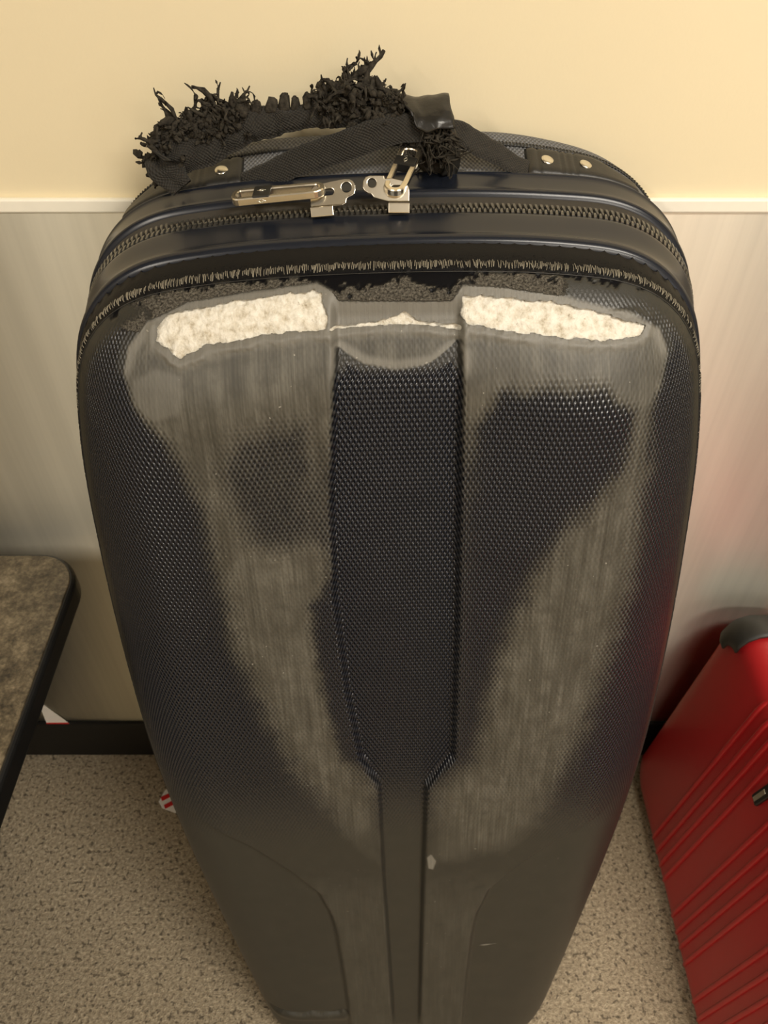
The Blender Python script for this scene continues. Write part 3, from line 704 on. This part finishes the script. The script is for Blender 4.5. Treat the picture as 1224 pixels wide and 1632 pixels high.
# pulls: hairpin of flat wire with a black band
def pull(name, p0, p1, side, wd, band_at, label):
    p0 = Vector(p0); p1 = Vector(p1); d = (p1 - p0); L = d.length; d.normalize()
    sd = Vector(side); sd = (sd - d * sd.dot(d)).normalized(); nn = d.cross(sd)
    Mx = Matrix((d, sd, nn)).transposed().to_4x4(); Mx.translation = p0
    c = []
    w = wd / 2
    for a in np.linspace(math.pi / 2, 1.5 * math.pi, 10): c.append((w * .55 + w * .55 * math.cos(a), w * math.sin(a), 0))
    for q in np.linspace(.15, .82, 8): c.append((L * q, -w * (1 - .1 * q), 0))
    for a in np.linspace(-math.pi / 2, math.pi / 2, 10): c.append((L - w * .75 + w * .75 * math.cos(a), w * .85 * math.sin(a), 0))
    for q in np.linspace(.80, .55, 4): c.append((L * q, w * (1 - .1 * q), 0))
    for q in np.linspace(.45, .15, 4): c.append((L * q, w * (1 - .05 * q), 0))
    c = np.array(c); n = len(c); tg = np.roll(c, -1, 0) - np.roll(c, 1, 0); tg /= np.linalg.norm(tg, axis=1)[:, None]
    sn = np.stack([-tg[:, 1], tg[:, 0], 0 * tg[:, 0]], 1)
    sec = [(-.0017, -.0034), (.0017, -.0034), (.0024, -.0024), (.0024, .0024), (.0017, .0034), (-.0017, .0034), (-.0024, .0024), (-.0024, -.0024)]
    V = np.stack([c + sn * a + np.array([0, 0, b]) for a, b in sec], 1).reshape(-1, 3)
    i = np.arange(n)[:, None]; j = np.arange(8)[None]
    F = np.stack([i*8 + j, ((i+1) % n)*8 + j, ((i+1) % n)*8 + (j+1) % 8, i*8 + (j+1) % 8], -1).reshape(-1, 4)
    o = mesh(name, V, F, M['nickel'], case, False); o.data.transform(Mx); o['label'] = label
    bm = bmesh.new(); box_bm(bm, (L * band_at, 0, 0), (L * .20, wd + .0036, .0090), None, .0012, 2)
    bmesh.ops.transform(bm, matrix=Mx, verts=bm.verts)
    b = bm_obj('pull_band', bm, M['band'], o)
    # swirl emblem on the band: ring with two tails
    paths = []
    cx = L * band_at
    for sgn in (1, -1):
        arc = [(cx + .0021 * math.cos(a) * sgn, .0014 * math.sin(a) * sgn, .0048) for a in np.linspace(.2, math.pi * .95, 9)]
        arc = [(cx + sgn * .0040, sgn * -.0003, .0048)] + arc
        paths.append((np.array(arc), np.r_[.0002, np.full(8, .00042), .0002]))
        paths.append((np.array([(a_[0], a_[1], -a_[2]) for a_ in arc]), np.r_[.0002, np.full(8, .00042), .0002]))
        paths.append((np.array([(a_[0], -sgn*0 - wd/2 - .0022, a_[1]) for a_ in arc]), np.r_[.0002, np.full(8, .00042), .0002]))
        paths.append((np.array([(a_[0], wd/2 + .0022, a_[1]) for a_ in arc]), np.r_[.0002, np.full(8, .00042), .0002]))
    v, f = tubes(paths, 5); e = mesh('emblem', v, f, M['silver'], o); e.data.transform(Mx)
    return o
pull('zipper_pull', (-.131, -.013, 1.3150), (-.052, -.0145, 1.3200), (0, 1, .22), .0185, .32, 'nickel hairpin pull lying along the zipper')
pull('zipper_pull', (.0285, .036, 1.3425), (.0100, -.018, 1.3170), (1, .25, .1), .0165, .34, 'nickel hairpin pull standing against the frayed grip')

# ------------------------------------------------------------------ red suitcase on the right
rs = thing('red_suitcase', 'red ribbed hard-shell suitcase with a black corner guard, standing at the right', 'suitcase', (.524, -.335, 0))
rs.rotation_euler = (0, math.radians(5.5), 0)
Wd, Ht, Dp = .60, .562, .27
def rr_out(w, h, r, n=10):
    pts = []
    for cx, cz, a0 in ((w / 2 - r, h - r, 0), (-w / 2 + r, h - r, 90), (-w / 2 + r, r, 180), (w / 2 - r, r, 270)):
        for k in range(n + 1):
            a = math.radians(a0 + 90 * k / n); pts.append((cx + r * math.cos(a), cz + r * math.sin(a)))
    return np.array(pts)
def rr_inset(i): return rr_out(Wd - 2 * i, Ht - 2 * i, max(.075 - i, .012)) + np.array([0, i])
prof = [(.128, .004), (.10, .0), (.06, .0), (.036, .002), (.018, .008), (.006, .020), (.001, .034), (.0, .05), (0, .12)]
V = np.concatenate([np.column_stack([np.full(44, px), rr_inset(i)[:, 0], rr_inset(i)[:, 1]]) for px, i in prof])
k = 44; F = [(a*k + b, a*k + (b+1) % k, (a+1)*k + (b+1) % k, (a+1)*k + b) for a in range(len(prof) - 1) for b in range(k)]
F.append(tuple(range((len(prof) - 1) * k, len(prof) * k)))
mesh('left_half_shell', V + np.array([.0, 0, .012]), F, M['red'], rs)
V2 = V.copy(); V2[:, 0] = Dp - V2[:, 0]
mesh('right_half_shell', V2 + np.array([.0, 0, .012]), [f[::-1] for f in F], M['red'], rs)
bm = bmesh.new()
v = [rr_inset(.003), rr_inset(-.004), rr_inset(-.004), rr_inset(.003)]; xs = [.122, .126, .144, .148]
V = np.concatenate([np.column_stack([np.full(44, a), b[:, 0], b[:, 1] + .012]) for a, b in zip(xs, v)])
mesh('frame_seam', V, [(a*k + b, a*k + (b+1) % k, (a+1)*k + (b+1) % k, (a+1)*k + b) for a in range(3) for b in range(k)], M['black'], rs); bm.free()
for q in (.125, .097, .072, .045, -.018, -.046, -.071, -.098, -.155, -.182, -.209, -.236):
    pz = np.linspace(.012, .548, 28); prx = np.interp(pz, [.008, .018, .03, .05, .512, .532, .544, .554], [.024, .010, .004, .0, .0, .004, .010, .024])
    path = np.column_stack([prx - .0008, np.full(28, q), pz + .012])
    v, f = tubes([(path, np.r_[.001, np.full(26, .0042), .001])], 8); v[:, 1] = q + (v[:, 1] - q) * 1.1
    mesh('rib', v, f, M['red'], rs)
# corner guard over the upper back corner
def corner_guard(sy):
    g = []
    for i, (px, ins) in enumerate([(.100, -.004), (.06, -.004), (.036, -.0025), (.018, .004), (.004, .016), (-.003, .032), (-.003, .046)]):
        o_ = rr_inset(ins); g.append(np.column_stack([np.full(11, px), o_[0:11, 0] * sy, o_[0:11, 1] + .012]))
    V = np.concatenate(g)
    # run the guard a little down both straight edges
    return mesh('corner_guard', V, quads(len(g), 11, False)[:, ::(1 if sy > 0 else -1)], M['corner'], rs)
c1 = corner_guard(1); c2 = corner_guard(-1)
for c in (c1, c2):
    md = c.modifiers.new('solid', 'SOLIDIFY'); md.thickness = .004; md.offset = 1
bm = bmesh.new(); box_bm(bm, (-.003, .018, .462), (.007, .018, .056), Matrix.Rotation(.12, 3, 'X'), .003, 3)
b_ = bm_obj('badge', bm, M['black'], rs)
box('badge_bar', (-.0068, .019, .457), (.0016, .007, .036), M['silver'], b_, Matrix.Rotation(.12, 3, 'X'), .0006)
for yy in (-.22, .255):
    for xx in (.035, .22):
        bm = bmesh.new(); bmesh.ops.create_cone(bm, cap_ends=True, segments=20, radius1=.014, radius2=.011, depth=.018)
        bmesh.ops.transform(bm, matrix=Matrix.Translation((xx, yy, .009 - xx * -.0)), verts=bm.verts); bm_obj('foot', bm, M['black'], rs, False)
box('carry_handle', (.135, .0, .582), (.026, .13, .014), M['black'], rs, None, .006, 3)

# ------------------------------------------------------------------ granite-top table on the left
tb = thing('side_table', 'table with a speckled brown granite-look top and thick black rounded edge at the left', 'table', (-.80, -.64, 0))
tw, td, tr = .714, 1.15, .065  # depth extended out of view to shade the floor at the left
def slab(name, ins, z0, z1, bev, mat, parent):
    pts = []
    for cx, cy, a0 in ((tw / 2 - tr, td / 2 - tr, 0), (-tw / 2 + tr, td / 2 - tr, 90), (-tw / 2 + tr, -td / 2 + tr, 180), (tw / 2 - tr, -td / 2 + tr, 270)):
        for k in range(13):
            a = math.radians(a0 + 90 * k / 12); pts.append((cx + (tr - ins) * math.cos(a), cy + (tr - ins) * math.sin(a)))
    bm = bmesh.new(); vs = [bm.verts.new((p[0], p[1], z1)) for p in pts]; f = bm.faces.new(vs)
    r = bmesh.ops.extrude_face_region(bm, geom=[f]); bmesh.ops.translate(bm, vec=(0, 0, z0 - z1), verts=[g for g in r['geom'] if isinstance(g, bmesh.types.BMVert)])
    bmesh.ops.recalc_face_normals(bm, faces=bm.faces)
    if bev:
        e = [e for e in bm.edges if abs(e.verts[0].co.z - e.verts[1].co.z) < 1e-6]
        bmesh.ops.bevel(bm, geom=e, offset=bev, segments=4, affect='EDGES', profile=.5)
    return bm_obj(name, bm, mat, parent, False)
slab('edge_band', 0, .678, .7185, .008, M['black'], tb)
slab('tabletop', .007, .70, .7205, .0015, M['table'], tb)
bm = bmesh.new(); bmesh.ops.create_cone(bm, cap_ends=True, segments=28, radius1=.035, radius2=.035, depth=.67); bmesh.ops.translate(bm, vec=(-.2, -.21, .35), verts=bm.verts)
bm_obj('column', bm, M['black'], tb, True)
bm = bmesh.new(); bmesh.ops.create_cone(bm, cap_ends=True, segments=40, radius1=.20, radius2=.17, depth=.022); bmesh.ops.translate(bm, vec=(-.2, -.21, .012), verts=bm.verts)
bm_obj('base', bm, M['black'], tb)

# ------------------------------------------------------------------ small things on the floor
tg = thing('paper_tag', 'small white paper tag with red stripes lying on the carpet beside the case', 'tag', (-.446, -.118, .001))
tg.rotation_euler = (0, 0, math.radians(-8))
bm = bmesh.new(); ps = [(-.024, -.004), (-.020, .020), (-.012, .034), (.0, .036), (.034, .012), (.040, -.014), (.018, -.022), (-.012, -.016)]
vs = [bm.verts.new((p[0], p[1], .0012 + .010 * (p[0] + .02) ** 2 * 10)) for p in ps]; f = bm.faces.new(vs)
r = bmesh.ops.extrude_face_region(bm, geom=[f]); bmesh.ops.translate(bm, vec=(0, 0, -.0010), verts=[g for g in r['geom'] if isinstance(g, bmesh.types.BMVert)])
bmesh.ops.recalc_face_normals(bm, faces=bm.faces); bm_obj('tag_sheet', bm, M['white'], tg)
for cx, cy, l in ((-.012, .008, .020), (.004, -.004, .030), (-.008, .028, .010)):
    box('stripe', (cx, cy, .0022 + .1 * (cx + .02) ** 2), (l, .0095, .0006), M['redink'], tg, Matrix.Rotation(math.radians(38), 3, 'Z'))
cd = thing('paper_scrap', 'tiny white triangular paper scrap on the baseboard ledge beside the table edge', 'paper', (-.676, -.0085, .132))
bm = bmesh.new(); vs = [bm.verts.new(p) for p in ((-.020, -.003, .001), (.026, -.003, .001), (-.010, .0035, .062), (-.019, .003, .056))]; f = bm.faces.new(vs)
r = bmesh.ops.extrude_face_region(bm, geom=[f]); bmesh.ops.translate(bm, vec=(0, -.0008, 0), verts=[g for g in r['geom'] if isinstance(g, bmesh.types.BMVert)])
bmesh.ops.recalc_face_normals(bm, faces=bm.faces); bm_obj('sheet', bm, M['white'], cd)
box('red_edge', (.003, -.0040, .003), (.046, .0006, .004), M['redink'], cd)

# navy soft suitcase pushed under the table: the photograph shows it only as the blue patch mirrored in the steel
ns = thing('navy_suitcase', 'navy soft-sided suitcase under the granite-look table, mirrored in the steel panel', 'suitcase', (-.868, -.385, 0))
box('body', (0, 0, .295), (.235, .42, .53), M['navy'], ns, None, .035, 4)
box('front_pocket', (.118, 0, .23), (.022, .33, .34), M['navy'], ns, None, .010, 3)
t_ = np.linspace(0, 2 * math.pi, 49)[:-1]
sq = lambda v: np.sign(v) * np.abs(v) ** .35
for xx in (-.07, .07):
    v, f = tubes([(np.column_stack([np.full(48, xx), .2115 * sq(np.cos(t_)), .295 + .2665 * sq(np.sin(t_))]), .0045)], 6, True)
    mesh('piping', v, f, M['black'], ns)
v, f = tubes([(catmull([(0, -.07, .555), (0, -.06, .580), (0, 0, .590), (0, .06, .580), (0, .07, .555)], 6), .009)], 8)
mesh('carry_handle', v, f, M['black'], ns)
for xx in (-.08, .08):
    for yy in (-.17, .17):
        bm = bmesh.new(); bmesh.ops.create_cone(bm, cap_ends=True, segments=18, radius1=.020, radius2=.020, depth=.022)
        bmesh.ops.transform(bm, matrix=Matrix.Translation((xx, yy, .0205)) @ Matrix.Rotation(math.pi / 2, 4, 'X'), verts=bm.verts); bm_obj('wheel', bm, M['black'], ns, False)
